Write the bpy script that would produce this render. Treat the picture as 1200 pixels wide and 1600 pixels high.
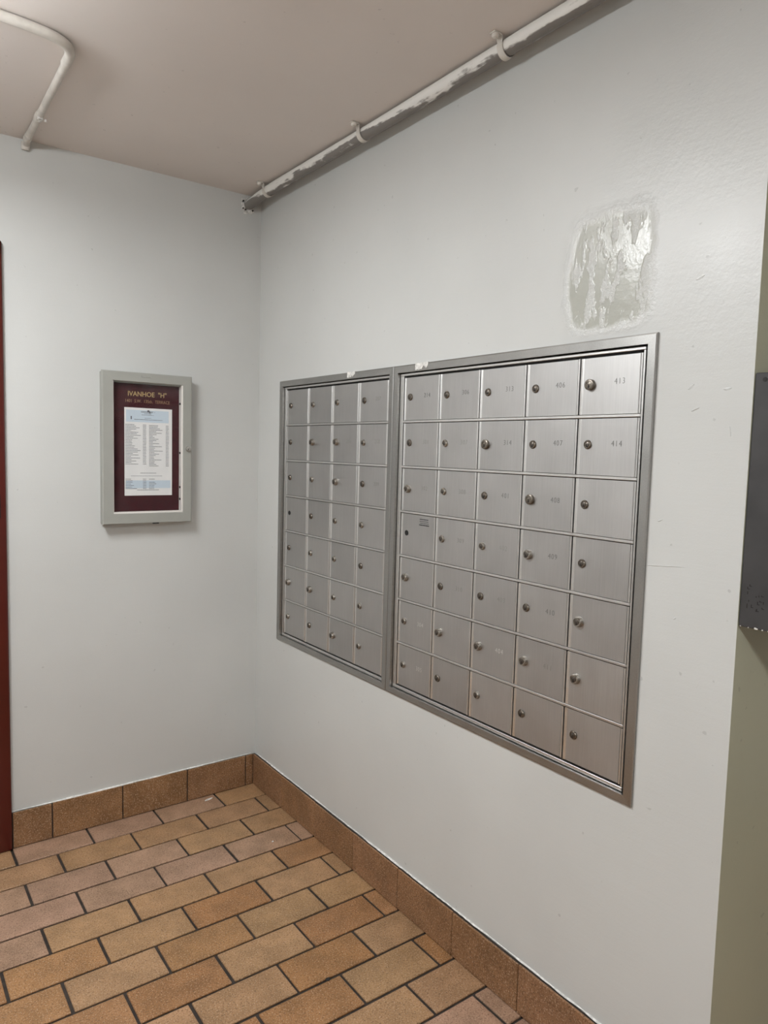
import bpy, bmesh, math, random
from mathutils import Vector, Matrix

random.seed(7)
for o in list(bpy.data.objects):
    bpy.data.objects.remove(o, do_unlink=True)
S = bpy.context.scene
COL = S.collection

# ------------------------------------------------------------------ camera
# world: mailbox wall is the plane x = 0 (room at x < 0), directory wall is y = 0, floor z = 0
cam_d = bpy.data.cameras.new('camera')
cam = bpy.data.objects.new('camera', cam_d)
COL.objects.link(cam)
_r = Vector((0.80748563, -0.58931178, 0.02604961))
_u = Vector((0.0286772, 0.08332549, 0.99610967))
_f = Vector((0.58918976, 0.80359722, -0.08418395))
cam.matrix_world = Matrix(((_r.x, _u.x, -_f.x, -1.33868),
                           (_r.y, _u.y, -_f.y, -2.71049),
                           (_r.z, _u.z, -_f.z, 1.42260),
                           (0, 0, 0, 1)))
cam_d.sensor_fit = 'VERTICAL'
cam_d.sensor_height = 36.0
cam_d.lens = 1127.12 / 1600 * 36.0
cam_d.clip_start = 0.03
S.camera = cam

# ------------------------------------------------------------------ world, exposure
world = bpy.data.worlds.new('world')
S.world = world
world.use_nodes = True
world.node_tree.nodes['Background'].inputs[0].default_value = (0.5, 0.5, 0.5, 1)
world.node_tree.nodes['Background'].inputs[1].default_value = 0.02
S.view_settings.view_transform = 'Standard'
S.view_settings.look = 'None'
S.view_settings.gamma = 1.0
S.view_settings.use_curve_mapping = False
S.view_settings.exposure = 0.0
LAMP_STRENGTH = 63.0
LAMP_COLOR = (0.965, 0.985, 1.0)

CEIL = 2.414
WALL_END = -2.025

# ------------------------------------------------------------------ helpers
def link(o):
    COL.objects.link(o)
    return o

def wloc(o):
    v = Vector(o.location)
    while o.parent is not None:
        o = o.parent
        v += Vector(o.location)
    return v

def tag(o, label=None, cat=None, group=None, kind=None):
    if label: o['label'] = label
    if cat: o['category'] = cat
    if group: o['group'] = group
    if kind: o['kind'] = kind
    return o

def empty(name, loc, label, cat, group=None):
    o = bpy.data.objects.new(name, None)
    o.empty_display_size = 0.05
    o.location = loc
    link(o)
    return tag(o, label, cat, group)

def finish(bm, mats, origin=(0, 0, 0), smooth=None):
    bmesh.ops.translate(bm, verts=bm.verts, vec=-Vector(origin))
    bmesh.ops.recalc_face_normals(bm, faces=bm.faces)
    me = bpy.data.meshes.new('mesh')
    if smooth is not None:
        for f in bm.faces: f.smooth = True
        for e in bm.edges:
            if len(e.link_faces) == 2 and e.calc_face_angle(0) > smooth: e.smooth = False
    bm.to_mesh(me)
    bm.free()
    for m in (mats if isinstance(mats, (list, tuple)) else [mats]):
        me.materials.append(m)
    return me

def put(name, me, parent=None, loc=(0, 0, 0)):
    """object with mesh me at world position loc"""
    o = bpy.data.objects.new(name, me)
    link(o)
    if parent is not None:
        o.parent = parent
        o.location = Vector(loc) - wloc(parent)
    else:
        o.location = loc
    me.name = name
    return o

def make(name, bm, mats, parent=None, origin=(0, 0, 0), smooth=None):
    return put(name, finish(bm, mats, origin, smooth), parent, origin)

def box(bm, x0, x1, y0, y1, z0, z1, bev=0.0, seg=1, mi=0):
    t = bmesh.new()
    xs, ys, zs = sorted((x0, x1)), sorted((y0, y1)), sorted((z0, z1))
    v = [t.verts.new((x, y, z)) for x in xs for y in ys for z in zs]
    for a in ((0, 1, 3, 2), (4, 6, 7, 5), (0, 4, 5, 1), (2, 3, 7, 6), (0, 2, 6, 4), (1, 5, 7, 3)):
        t.faces.new([v[i] for i in a])
    if bev > 0:
        bmesh.ops.bevel(t, geom=list(t.edges), offset=bev, segments=seg, affect='EDGES', profile=0.5)
    for f in t.faces: f.material_index = mi
    merge(bm, t)

def merge(bm, t):
    bmesh.ops.recalc_face_normals(t, faces=t.faces)
    me = bpy.data.meshes.new('tmp')
    t.to_mesh(me); t.free()
    bm.from_mesh(me)
    bpy.data.meshes.remove(me)

def prism(bm, prof, axis, a0, a1, mi=0):
    """closed 2D profile extruded along axis ('x','y','z'); prof gives the two other coords in order"""
    t = bmesh.new()
    def P(p, a):
        if axis == 'z': return (p[0], p[1], a)
        if axis == 'y': return (p[0], a, p[1])
        return (a, p[0], p[1])
    A = [t.verts.new(P(p, a0)) for p in prof]
    B = [t.verts.new(P(p, a1)) for p in prof]
    n = len(prof)
    for i in range(n):
        t.faces.new((A[i], A[(i + 1) % n], B[(i + 1) % n], B[i]))
    t.faces.new(A); t.faces.new(B[::-1])
    for f in t.faces: f.material_index = mi
    merge(bm, t)

def loops(bm, rings, closed=True, cap=True, mi=0):
    t = bmesh.new()
    R = [[t.verts.new(p) for p in r] for r in rings]
    n = len(R[0])
    for a, b in zip(R[:-1], R[1:]):
        for i in range(n if closed else n - 1):
            t.faces.new((a[i], a[(i + 1) % n], b[(i + 1) % n], b[i]))
    if cap:
        t.faces.new(R[0][::-1]); t.faces.new(R[-1])
    for f in t.faces: f.material_index = mi
    merge(bm, t)

def tube(bm, pts, rad, n=16, cap=True, mi=0):
    pts = [Vector(p) for p in pts]
    if not isinstance(rad, (list, tuple)): rad = [rad] * len(pts)
    rings = []
    ref = None
    for i, p in enumerate(pts):
        d = (pts[min(i + 1, len(pts) - 1)] - pts[max(i - 1, 0)]).normalized()
        if ref is None:
            ref = Vector((0, 0, 1)) if abs(d.z) < 0.9 else Vector((1, 0, 0))
        a = (ref - d * ref.dot(d)).normalized()
        ref = a
        b = d.cross(a)
        rings.append([p + (a * math.cos(t) + b * math.sin(t)) * rad[i] for t in [2 * math.pi * k / n for k in range(n)]])
    loops(bm, rings, True, cap, mi)

def lathe(bm, prof, centre, axis, n=20, mi=0):
    """prof: list of (radius, distance along axis); closed at both ends by small caps"""
    c = Vector(centre); d = Vector(axis).normalized()
    ref = Vector((0, 0, 1)) if abs(d.z) < 0.9 else Vector((1, 0, 0))
    a = (ref - d * ref.dot(d)).normalized(); b = d.cross(a)
    rings = [[c + d * h + (a * math.cos(2 * math.pi * k / n) + b * math.sin(2 * math.pi * k / n)) * max(r, 1e-5) for k in range(n)] for r, h in prof]
    loops(bm, rings, True, True, mi)

# ------------------------------------------------------------------ materials
def nodes(name):
    m = bpy.data.materials.new(name)
    m.use_nodes = True
    nt = m.node_tree
    b = nt.nodes['Principled BSDF']
    return m, nt, b

def N(nt, typ, **kw):
    n = nt.nodes.new(typ)
    for k, v in kw.items():
        if k.startswith('i_'):
            key = k[2:]
            n.inputs[int(key) if key.isdigit() else key.replace('_', ' ')].default_value = v
        else:
            setattr(n, k, v)
    return n

def math_n(nt, op, a, b=None, c=None, clamp=False):
    n = nt.nodes.new('ShaderNodeMath'); n.operation = op; n.use_clamp = clamp
    for i, v in enumerate((a, b, c)):
        if v is None: continue
        if isinstance(v, (int, float)): n.inputs[i].default_value = v
        else: nt.links.new(v, n.inputs[i])
    return n.outputs[0]

def smooth(nt, v, lo, hi):
    n = nt.nodes.new('ShaderNodeMapRange'); n.interpolation_type = 'SMOOTHSTEP'
    n.inputs['From Min'].default_value = lo; n.inputs['From Max'].default_value = hi
    nt.links.new(v, n.inputs['Value'])
    return n.outputs[0]

def mixc(nt, fac, a, b):
    n = nt.nodes.new('ShaderNodeMix'); n.data_type = 'RGBA'
    if isinstance(fac, (int, float)): n.inputs[0].default_value = fac
    else: nt.links.new(fac, n.inputs[0])
    for i, v in ((6, a), (7, b)):
        if isinstance(v, (tuple, list)): n.inputs[i].default_value = (*v[:3], 1)
        else: nt.links.new(v, n.inputs[i])
    return n.outputs[2]

def noise(nt, vec, scale, detail=3.0, rough=0.5, mapscale=None):
    if mapscale is not None:
        mp = nt.nodes.new('ShaderNodeMapping'); mp.inputs['Scale'].default_value = mapscale
        nt.links.new(vec, mp.inputs[0]); vec = mp.outputs[0]
    n = nt.nodes.new('ShaderNodeTexNoise')
    n.inputs['Scale'].default_value = scale; n.inputs['Detail'].default_value = detail; n.inputs['Roughness'].default_value = rough
    nt.links.new(vec, n.inputs['Vector'])
    return n.outputs['Fac']

def bump(nt, h, strength, dist=0.001, normal=None):
    n = nt.nodes.new('ShaderNodeBump')
    n.inputs['Strength'].default_value = strength; n.inputs['Distance'].default_value = dist
    nt.links.new(h, n.inputs['Height'])
    if normal is not None: nt.links.new(normal, n.inputs['Normal'])
    return n.outputs[0]

def plain(name, col, rough=0.5, metal=0.0, nscale=0.0, namp=0.15, bumpy=0.0, bscale=200.0, spec=0.5):
    m, nt, b = nodes(name)
    b.inputs['Roughness'].default_value = rough
    b.inputs['Metallic'].default_value = metal
    b.inputs['Specular IOR Level'].default_value = spec
    tc = N(nt, 'ShaderNodeTexCoord').outputs['Object']
    if nscale:
        f = noise(nt, tc, nscale, 4)
        lo = tuple(c * (1 - namp) for c in col); hi = tuple(min(1, c * (1 + namp)) for c in col)
        nt.links.new(mixc(nt, smooth(nt, f, 0.3, 0.7), lo, hi), b.inputs['Base Color'])
    else:
        b.inputs['Base Color'].default_value = (*col, 1)
    if bumpy:
        nt.links.new(bump(nt, noise(nt, tc, bscale, 3), bumpy), b.inputs['Normal'])
    return m

def wall_paint(name, col, rough=0.36, patch=False, peel=0.25):
    m, nt, b = nodes(name)
    tc = N(nt, 'ShaderNodeTexCoord').outputs['Object']
    big = noise(nt, tc, 1.7, 4)
    c = mixc(nt, smooth(nt, big, 0.3, 0.7), tuple(v * 0.965 for v in col), tuple(min(1, v * 1.03) for v in col))
    # scuffs: small dirty specks
    sp = smooth(nt, noise(nt, tc, 55, 2, 0.4), 0.735, 0.78)
    c = mixc(nt, math_n(nt, 'MULTIPLY', sp, 0.35), c, tuple(v * 0.5 for v in col))
    h = noise(nt, tc, 260, 3)
    h2 = noise(nt, tc, 14, 4)
    # horizontal roller and trowel ridges
    h3 = noise(nt, tc, 1.0, 5, 0.6, (5, 5, 55))
    hh = math_n(nt, 'ADD', math_n(nt, 'MULTIPLY', h, 0.5), math_n(nt, 'ADD', math_n(nt, 'MULTIPLY', h2, 1.6), math_n(nt, 'MULTIPLY', h3, 1.1)))
    r = smooth(nt, noise(nt, tc, 3.5, 4), 0.2, 0.8)
    rr = math_n(nt, 'MULTIPLY_ADD', r, 0.10, rough - 0.05)
    if patch:
        sep = N(nt, 'ShaderNodeSeparateXYZ'); nt.links.new(tc, sep.inputs[0])
        Y, Z = sep.outputs[1], sep.outputs[2]
        nz = math_n(nt, 'MULTIPLY', math_n(nt, 'SUBTRACT', noise(nt, tc, 16, 4), 0.5), 0.35)
        u = math_n(nt, 'DIVIDE', math_n(nt, 'ABSOLUTE', math_n(nt, 'ADD', Y, 1.688)), 0.120)
        v = math_n(nt, 'DIVIDE', math_n(nt, 'ABSOLUTE', math_n(nt, 'ADD', Z, -1.828)), 0.135)
        d = math_n(nt, 'POWER', math_n(nt, 'ADD', math_n(nt, 'POWER', u, 4.0), math_n(nt, 'POWER', v, 4.0)), 0.25)
        d = math_n(nt, 'ADD', d, nz)
        mask = smooth(nt, d, 1.12, 0.92)
        core = smooth(nt, d, 0.98, 0.80)
        streak = smooth(nt, noise(nt, tc, 1.0, 4, 0.55, (20, 26, 11)), 0.50, 0.56)
        rough_b = math_n(nt, 'MAXIMUM', math_n(nt, 'SUBTRACT', mask, core, clamp=True), math_n(nt, 'MULTIPLY', streak, core))
        c = mixc(nt, math_n(nt, 'MULTIPLY', math_n(nt, 'MULTIPLY', core, math_n(nt, 'MULTIPLY_ADD', streak, -0.6, 1.0)), 0.75), c, (0.40, 0.405, 0.35))
        rr = mix_val(nt, mask, rr, 0.205)
        pit = noise(nt, tc, 130, 4, 0.65)
        hh = math_n(nt, 'ADD', hh, math_n(nt, 'MULTIPLY', math_n(nt, 'MULTIPLY', pit, 7.0), rough_b))
        # a coarser, shinier field of old filler around the patch and towards the wall's end
        fld = math_n(nt, 'MULTIPLY', smooth(nt, math_n(nt, 'ADD', Y, nz), -1.60, -1.80), smooth(nt, math_n(nt, 'ADD', Z, nz), 1.50, 1.75))
        hh = math_n(nt, 'ADD', hh, math_n(nt, 'MULTIPLY', math_n(nt, 'MULTIPLY', noise(nt, tc, 70, 4, 0.6), 2.0), fld))
    nt.links.new(c, b.inputs['Base Color'])
    nt.links.new(rr, b.inputs['Roughness'])
    nt.links.new(bump(nt, hh, peel, 0.0012), b.inputs['Normal'])
    return m

def mix_val(nt, fac, a, b):
    n = nt.nodes.new('ShaderNodeMix'); n.data_type = 'FLOAT'
    nt.links.new(fac, n.inputs[0])
    for i, v in ((2, a), (3, b)):
        if isinstance(v, (int, float)): n.inputs[i].default_value = v
        else: nt.links.new(v, n.inputs[i])
    return n.outputs[0]

TAN_DIR = (0, 0, 1)   # grain of the sheet metal runs up and down
def brushed(name, col, rough=0.38, aniso=0.5, grain=(1, 160, 3), streak=0.10, metal=1.0, wavy=0.12):
    m, nt, b = nodes(name)
    tc = N(nt, 'ShaderNodeTexCoord').outputs['Object']
    rnd = N(nt, 'ShaderNodeObjectInfo').outputs['Random']
    add = N(nt, 'ShaderNodeVectorMath', operation='ADD')
    comb = N(nt, 'ShaderNodeCombineXYZ')
    for i in range(3): nt.links.new(math_n(nt, 'MULTIPLY', rnd, 31.7 + 7 * i), comb.inputs[i])
    nt.links.new(tc, add.inputs[0]); nt.links.new(comb.outputs[0], add.inputs[1])
    vec = add.outputs[0]
    g = noise(nt, vec, 3.0, 4, 0.6, grain)
    cl = noise(nt, vec, 11, 4, 0.55)
    k = math_n(nt, 'ADD', math_n(nt, 'MULTIPLY', g, 0.6), math_n(nt, 'MULTIPLY', cl, 0.4))
    kk = smooth(nt, k, 0.3, 0.7)
    lo = tuple(c * (1 - streak) for c in col); hi = tuple(min(1, c * (1 + streak)) for c in col)
    c = mixc(nt, kk, lo, hi)
    pv = math_n(nt, 'MULTIPLY_ADD', rnd, 0.10, 0.93)
    vm = N(nt, 'ShaderNodeMix', data_type='RGBA', blend_type='MULTIPLY'); vm.inputs[0].default_value = 1
    cc = N(nt, 'ShaderNodeCombineColor')
    for i in range(3): nt.links.new(pv, cc.inputs[i])
    nt.links.new(c, vm.inputs[6]); nt.links.new(cc.outputs[0], vm.inputs[7])
    nt.links.new(vm.outputs[2], b.inputs['Base Color'])
    b.inputs['Metallic'].default_value = metal
    nt.links.new(math_n(nt, 'MULTIPLY_ADD', kk, 0.10, rough - 0.05), b.inputs['Roughness'])
    b.inputs['Anisotropic'].default_value = aniso
    tg = N(nt, 'ShaderNodeCombineXYZ'); tg.inputs[0].default_value, tg.inputs[1].default_value, tg.inputs[2].default_value = TAN_DIR
    nt.links.new(tg.outputs[0], b.inputs['Tangent'])
    if wavy: nt.links.new(bump(nt, noise(nt, vec, 2.2, 2), wavy, 0.004), b.inputs['Normal'])
    return m

def tile_mat(name, use_obj=True, col=(0.3, 0.17, 0.08)):
    m, nt, b = nodes(name)
    tc = N(nt, 'ShaderNodeTexCoord').outputs['Object']
    oi = N(nt, 'ShaderNodeObjectInfo')
    add = N(nt, 'ShaderNodeVectorMath', operation='ADD')
    nt.links.new(tc, add.inputs[0]); nt.links.new(oi.outputs['Location'], add.inputs[1])
    vec = add.outputs[0]
    base = oi.outputs['Color'] if use_obj else None
    if base is None:
        rgb = N(nt, 'ShaderNodeRGB'); rgb.outputs[0].default_value = (*col, 1); base = rgb.outputs[0]
    def scaled(f):
        n = N(nt, 'ShaderNodeMix', data_type='RGBA', blend_type='MULTIPLY'); n.inputs[0].default_value = 1
        nt.links.new(base, n.inputs[6]); n.inputs[7].default_value = (*f, 1)
        return n.outputs[2]
    cloud = smooth(nt, noise(nt, vec, 13, 4, 0.6), 0.3, 0.7)
    c = mixc(nt, cloud, scaled((0.80, 0.78, 0.74)), scaled((1.16, 1.14, 1.12)))
    fine = smooth(nt, noise(nt, vec, 260, 2, 0.6), 0.54, 0.66)
    c = mixc(nt, math_n(nt, 'MULTIPLY', fine, 0.55), c, (0.60, 0.44, 0.31))
    dk = smooth(nt, noise(nt, vec, 210, 2, 0.6), 0.47, 0.34)
    c = mixc(nt, math_n(nt, 'MULTIPLY', dk, 0.7), c, scaled((0.40, 0.36, 0.32)))
    nt.links.new(c, b.inputs['Base Color'])
    nt.links.new(math_n(nt, 'MULTIPLY_ADD', cloud, 0.12, 0.42), b.inputs['Roughness'])
    b.inputs['Specular IOR Level'].default_value = 0.4
    nt.links.new(bump(nt, noise(nt, vec, 260, 3, 0.6), 0.30, 0.0008), b.inputs['Normal'])
    return m

def conduit_paint(name):
    """patchy white brush paint over a grey pipe"""
    m, nt, b = nodes(name)
    tc = N(nt, 'ShaderNodeTexCoord').outputs['Object']
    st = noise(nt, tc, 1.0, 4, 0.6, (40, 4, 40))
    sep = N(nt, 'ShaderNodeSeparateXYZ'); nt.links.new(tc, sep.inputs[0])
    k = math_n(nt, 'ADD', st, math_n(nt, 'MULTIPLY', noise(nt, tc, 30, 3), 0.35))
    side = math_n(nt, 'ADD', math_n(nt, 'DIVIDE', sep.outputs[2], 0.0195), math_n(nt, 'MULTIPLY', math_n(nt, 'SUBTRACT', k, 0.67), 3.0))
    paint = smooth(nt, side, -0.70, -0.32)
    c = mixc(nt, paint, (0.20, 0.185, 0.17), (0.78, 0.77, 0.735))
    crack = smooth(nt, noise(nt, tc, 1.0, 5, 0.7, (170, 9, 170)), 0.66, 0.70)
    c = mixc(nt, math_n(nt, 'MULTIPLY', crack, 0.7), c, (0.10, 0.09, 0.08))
    nt.links.new(c, b.inputs['Base Color'])
    b.inputs['Roughness'].default_value = 0.42
    nt.links.new(bump(nt, k, 0.4, 0.002), b.inputs['Normal'])
    return m

M = {}
M['wall'] = wall_paint('wall_paint', (0.60, 0.61, 0.595))
M['wallp'] = wall_paint('wall_paint_patched', (0.60, 0.61, 0.595), patch=True)
M['wallo'] = wall_paint('old_olive_paint', (0.50, 0.50, 0.375))
M['ceil'] = wall_paint('ceiling_paint', (0.73, 0.675, 0.635), rough=0.6, peel=0.10)
M['grout'] = plain('grout', (0.040, 0.030, 0.024), 0.85, nscale=40, namp=0.3, bumpy=0.3)
M['tile'] = tile_mat('floor_tile')
M['base'] = tile_mat('base_tile')
M['alu'] = brushed('brushed_aluminium', (0.515, 0.508, 0.50), rough=0.48, aniso=0.15, metal=1.0, streak=0.07)
M['trim'] = brushed('trim_aluminium', (0.41, 0.405, 0.39), rough=0.36, aniso=0.3, grain=(1, 120, 120))
M['rail'] = brushed('rail_aluminium', (0.72, 0.715, 0.70), rough=0.38, aniso=0.0, grain=(1, 30, 60), metal=1.0, streak=0.04, wavy=0.0)
M['lip'] = brushed('lip_aluminium', (0.78, 0.775, 0.76), rough=0.33, aniso=0.0, grain=(1, 30, 60), streak=0.03, wavy=0.0)
M['gap'] = plain('gap_black', (0.018, 0.017, 0.016), 0.7)
M['lock'] = plain('lock_nickel', (0.22, 0.195, 0.165), 0.36, 1.0, nscale=300, namp=0.35)
M['lockb'] = plain('lock_bright', (0.40, 0.375, 0.335), 0.30, 1.0, nscale=300, namp=0.25)
M['chrome'] = plain('chrome', (0.62, 0.61, 0.58), 0.25, 1.0)
M['lockface'] = plain('lock_face', (0.15, 0.132, 0.115), 0.42, 1.0, nscale=500, namp=0.4)
M['hole'] = plain('keyhole_black', (0.008, 0.007, 0.006), 0.6)
M['ink'] = plain('engraved_ink', (0.20, 0.195, 0.185), 0.6, 0.3)
M['inkfaint'] = plain('worn_ink', (0.36, 0.35, 0.33), 0.55, 0.6)
M['scuff'] = plain('worn_light', (0.80, 0.79, 0.76), 0.5, 0.7)
M['print'] = plain('print_black', (0.04, 0.04, 0.045), 0.7)
M['whitepaint'] = plain('white_paint', (0.72, 0.71, 0.68), 0.5, nscale=90, namp=0.2, bumpy=0.5)
M['frame'] = plain('grey_painted_frame', (0.35, 0.355, 0.325), 0.42, 0.0, nscale=8, namp=0.04)
M['reveal_lit'] = plain('frame_reveal_lit', (0.78, 0.75, 0.71), 0.4)  # paler than the frame: light falling on the reveal is put into the colour
M['felt'] = plain('maroon_letter_board', (0.058, 0.007, 0.012), 0.75, nscale=60, namp=0.15, bumpy=0.2, bscale=400, spec=0.25)
M['gold'] = plain('gold_letters', (0.52, 0.36, 0.16), 0.45, 0.2)
M['golddim'] = plain('worn_gold_letters', (0.40, 0.23, 0.13), 0.5, 0.2)
M['paper'] = plain('paper', (0.84, 0.83, 0.83), 0.8, nscale=20, namp=0.02)
M['blue'] = plain('pale_blue_print', (0.60, 0.69, 0.78), 0.8)
M['toner'] = plain('grey_print', (0.13, 0.13, 0.15), 0.8)
M['red'] = plain('red_door_paint', (0.078, 0.0085, 0.005), 0.30, nscale=3, namp=0.12, bumpy=0.05, bscale=60)
M['dark'] = plain('dark_grey_enamel', (0.043, 0.042, 0.043), 0.5, 0.0, nscale=14, namp=0.18, bumpy=0.08, bscale=120)
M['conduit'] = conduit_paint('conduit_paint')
M['creamp'] = plain('cream_conduit_paint', (0.62, 0.59, 0.54), 0.42, nscale=30, namp=0.08, bumpy=0.25, bscale=60)
M['steelw'] = plain('white_enamel', (0.70, 0.70, 0.68), 0.4, nscale=6, namp=0.03)
m, nt, b = nodes('lamp_lens')
b.inputs['Base Color'].default_value = (0.8, 0.8, 0.8, 1)
b.inputs['Emission Color'].default_value = (*LAMP_COLOR, 1)
b.inputs['Emission Strength'].default_value = LAMP_STRENGTH
M['lens'] = m
# thin clear glass: clear see-through with a mirror coat by angle
m = bpy.data.materials.new('thin_glass'); m.use_nodes = True
nt = m.node_tree; nt.nodes.clear()
out = N(nt, 'ShaderNodeOutputMaterial'); mx = N(nt, 'ShaderNodeMixShader')
tr = N(nt, 'ShaderNodeBsdfTransparent'); tr.inputs[0].default_value = (0.985, 0.99, 0.988, 1)
gl = N(nt, 'ShaderNodeBsdfGlossy'); gl.inputs['Roughness'].default_value = 0.03
fr = N(nt, 'ShaderNodeLayerWeight'); fr.inputs[0].default_value = 0.5
tcn = N(nt, 'ShaderNodeTexCoord').outputs['Object']
smear = smooth(nt, noise(nt, tcn, 18, 4), 0.35, 0.75)
nt.links.new(math_n(nt, 'MULTIPLY_ADD', smear, 0.10, 0.03), gl.inputs['Roughness'])
nt.links.new(math_n(nt, 'MULTIPLY_ADD', math_n(nt, 'POWER', fr.outputs['Facing'], 5.0), 0.9, 0.025), mx.inputs[0]); nt.links.new(tr.outputs[0], mx.inputs[1]); nt.links.new(gl.outputs[0], mx.inputs[2])
nt.links.new(mx.outputs[0], out.inputs[0])
M['glass'] = m

# ------------------------------------------------------------------ lettering
AX_RIGHT = Matrix(((0, 0, -1, 0), (-1, 0, 0, 0), (0, 1, 0, 0), (0, 0, 0, 1)))   # text on a face looking to -x
AX_BACK = Matrix(((1, 0, 0, 0), (0, 0, -1, 0), (0, 1, 0, 0), (0, 0, 0, 1)))     # text on a face looking to -y
_txt = {}
def text_mesh(s, size, mat, ax, spacing=1.0, sx=1.0, thick=0.0, align='CENTER', depth=0.00015):
    key = (s, size, mat.name, id(ax), spacing, sx, thick, align)
    if key in _txt: return _txt[key]
    cu = bpy.data.curves.new('t', 'FONT')
    cu.body = s; cu.size = size; cu.align_x = align; cu.align_y = 'CENTER'
    cu.space_character = spacing; cu.extrude = depth; cu.offset = thick; cu.resolution_u = 3
    o = bpy.data.objects.new('t', cu); COL.objects.link(o)
    bpy.context.view_layer.update()
    me = bpy.data.meshes.new_from_object(o.evaluated_get(bpy.context.evaluated_depsgraph_get()))
    bpy.data.objects.remove(o, do_unlink=True)
    me.transform(ax @ Matrix.Diagonal((sx, 1, 1, 1)))
    me.materials.clear(); me.materials.append(mat)
    _txt[key] = me
    return me

# ================================================================== SETTING
XL, YF, XE = -2.75, -4.7, 1.7      # far sides of the lobby: left wall, wall behind the camera, end of the side passage

# floor: grout bed, then every tile
bm = bmesh.new()
box(bm, XL - 0.1, XE + 0.1, YF - 0.1, 0.2, -0.12, -0.006)
floor = tag(make('floor', bm, M['grout']), kind='structure')
A, B, XE0, Y10 = 0.25, 0.1294, -0.0627, 0.0016
G = 0.0085
ORANGE = (0.335, 0.178, 0.078); TAN = (0.36, 0.215, 0.110); PINK = (0.36, 0.225, 0.155); DEEP = (0.300, 0.150, 0.062)
def tile_mesh(w, d):
    t = bmesh.new()
    box(t, -w / 2, w / 2, -d / 2, d / 2, -0.006, 0.0, 0.0016)
    return finish(t, M['tile'])
full = tile_mesh(A - G, B - G)
cuts = {}
rest = bmesh.new()
PINKSET = {(1, 1), (1, 2), (1, 3), (3, 2), (3, 3), (4, 1), (4, 2), (4, 3), (4, 4), (4, 0), (3, 4), (5, 4), (12, 0), (13, 0), (13, 1), (12, 1), (14, 0), (14, 1), (14, 2)}
for r in range(1, 37):
    y1 = Y10 - (r - 1) * B - G / 2
    y0 = Y10 - r * B + G / 2
    if y0 < YF: y0 = YF
    if y1 <= YF: break
    off = 0.5 if r % 2 else 0.0
    j = -8
    while True:
        xr = XE0 - (j + off) * A - G / 2
        xl = XE0 - (j + 1 + off) * A + G / 2
        j += 1
        lim = XE if y1 < WALL_END else 0.0
        if xl > lim - 0.02: continue
        if xr < XL: break
        xr = min(xr, lim - (0.011 if lim == 0 else 0.0)); xl = max(xl, XL)
        if xr - xl < 0.012: continue
        cx, cy, w = (xl + xr) / 2, (y0 + y1) / 2, xr - xl
        jj = j  # 1 for the first full tile from the wall
        if xl > -1.75 and y0 > -2.2 and xr <= 0.0:
            if abs(w - (A - G)) < 1e-6 and abs((y1 - y0) - (B - G)) < 1e-6:
                me = full
            else:
                key = (round(w, 4), round(y1 - y0, 4))
                if key not in cuts: cuts[key] = tile_mesh(w, y1 - y0)
                me = cuts[key]
            o = put('tile', me, floor, (cx + random.uniform(-.0008, .0008), cy + random.uniform(-.0006, .0006), random.uniform(-.0005, .0002)))
            o.rotation_euler = (random.uniform(-.002, .002), random.uniform(-.0015, .0015), random.uniform(-.003, .003))
            if (r, jj) in PINKSET: c = PINK
            else: c = random.choice((ORANGE, TAN, TAN, DEEP) if r > 4 else (TAN, ORANGE, TAN))
            v = random.uniform(0.93, 1.07)
            o.color = (c[0] * v, c[1] * v * random.uniform(.98, 1.02), c[2] * v * random.uniform(.95, 1.05), 1)
        else:
            box(rest, xl, xr, y0, y1, -0.006, 0.0)
o = make('tile_field', rest, M['tile'], floor)
o.color = (*TAN, 1); o['kind'] = 'stuff'

# ceiling
bm = bmesh.new()
box(bm, XL - 0.1, XE + 0.1, YF - 0.1, 0.2, CEIL, CEIL + 0.1)
tag(make('ceiling', bm, M['ceil']), kind='structure')

# wall with the mailboxes, built round the recess that holds them
HY0, HY1, HZ0, HZ1 = -1.812, -0.201, 0.679, 1.668
bm = bmesh.new()
box(bm, 0, XE, WALL_END, HY0, 0, CEIL)
box(bm, 0, XE, HY1, 0.0, 0, CEIL)
box(bm, 0, XE, HY0, HY1, 0, HZ0)
box(bm, 0, XE, HY0, HY1, HZ1, CEIL)
box(bm, 0.15, XE, HY0, HY1, HZ0, HZ1)
bmesh.ops.remove_doubles(bm, verts=bm.verts, dist=1e-5)
bm.normal_update()
for f in bm.faces:
    if f.normal.y < -0.9 and abs(f.calc_center_median().y - WALL_END) < 1e-4: f.material_index = 1
wall_r = tag(make('wall_right', bm, [M['wallp'], M['wallo']]), kind='structure')

# drips and ridges left in the paint
def ridge(y0, z0, y1, z1, w, h=0.0012):
    bm = bmesh.new()
    n = 6
    rings = []
    dy, dz = y1 - y0, z1 - z0
    L = math.hypot(dy, dz); ny, nz = -dz / L, dy / L
    for i in range(n + 1):
        q = i / n
        ww = w * math.sin(math.pi * (0.06 + 0.88 * q)) * random.uniform(.7, 1.2)
        cy, cz = y0 + dy * q, z0 + dz * q
        rings.append([(0.0004, cy - ny * ww, cz - nz * ww), (-h, cy, cz), (0.0004, cy + ny * ww, cz + nz * ww)])
    loops(bm, rings, True, True)
    make('paint_ridge', bm, M['wall'], wall_r, (0, y0, z0), 0.9)
for a in ((-1.822, 1.1975, -1.912, 1.2060, 0.0016), (-1.895, 1.560, -1.908, 1.571, 0.004), (-1.968, 1.556, -1.984, 1.558, 0.004), (-1.905, 1.517, -1.922, 1.524, 0.0035),
          (-1.985, 1.486, -1.988, 1.467, 0.003), (-1.898, 1.772, -1.916, 1.779, 0.004), (-1.845, 1.292, -1.856, 1.297, 0.0022), (-1.893, 1.096, -1.899, 1.100, 0.002)):
    ridge(*a)

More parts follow.
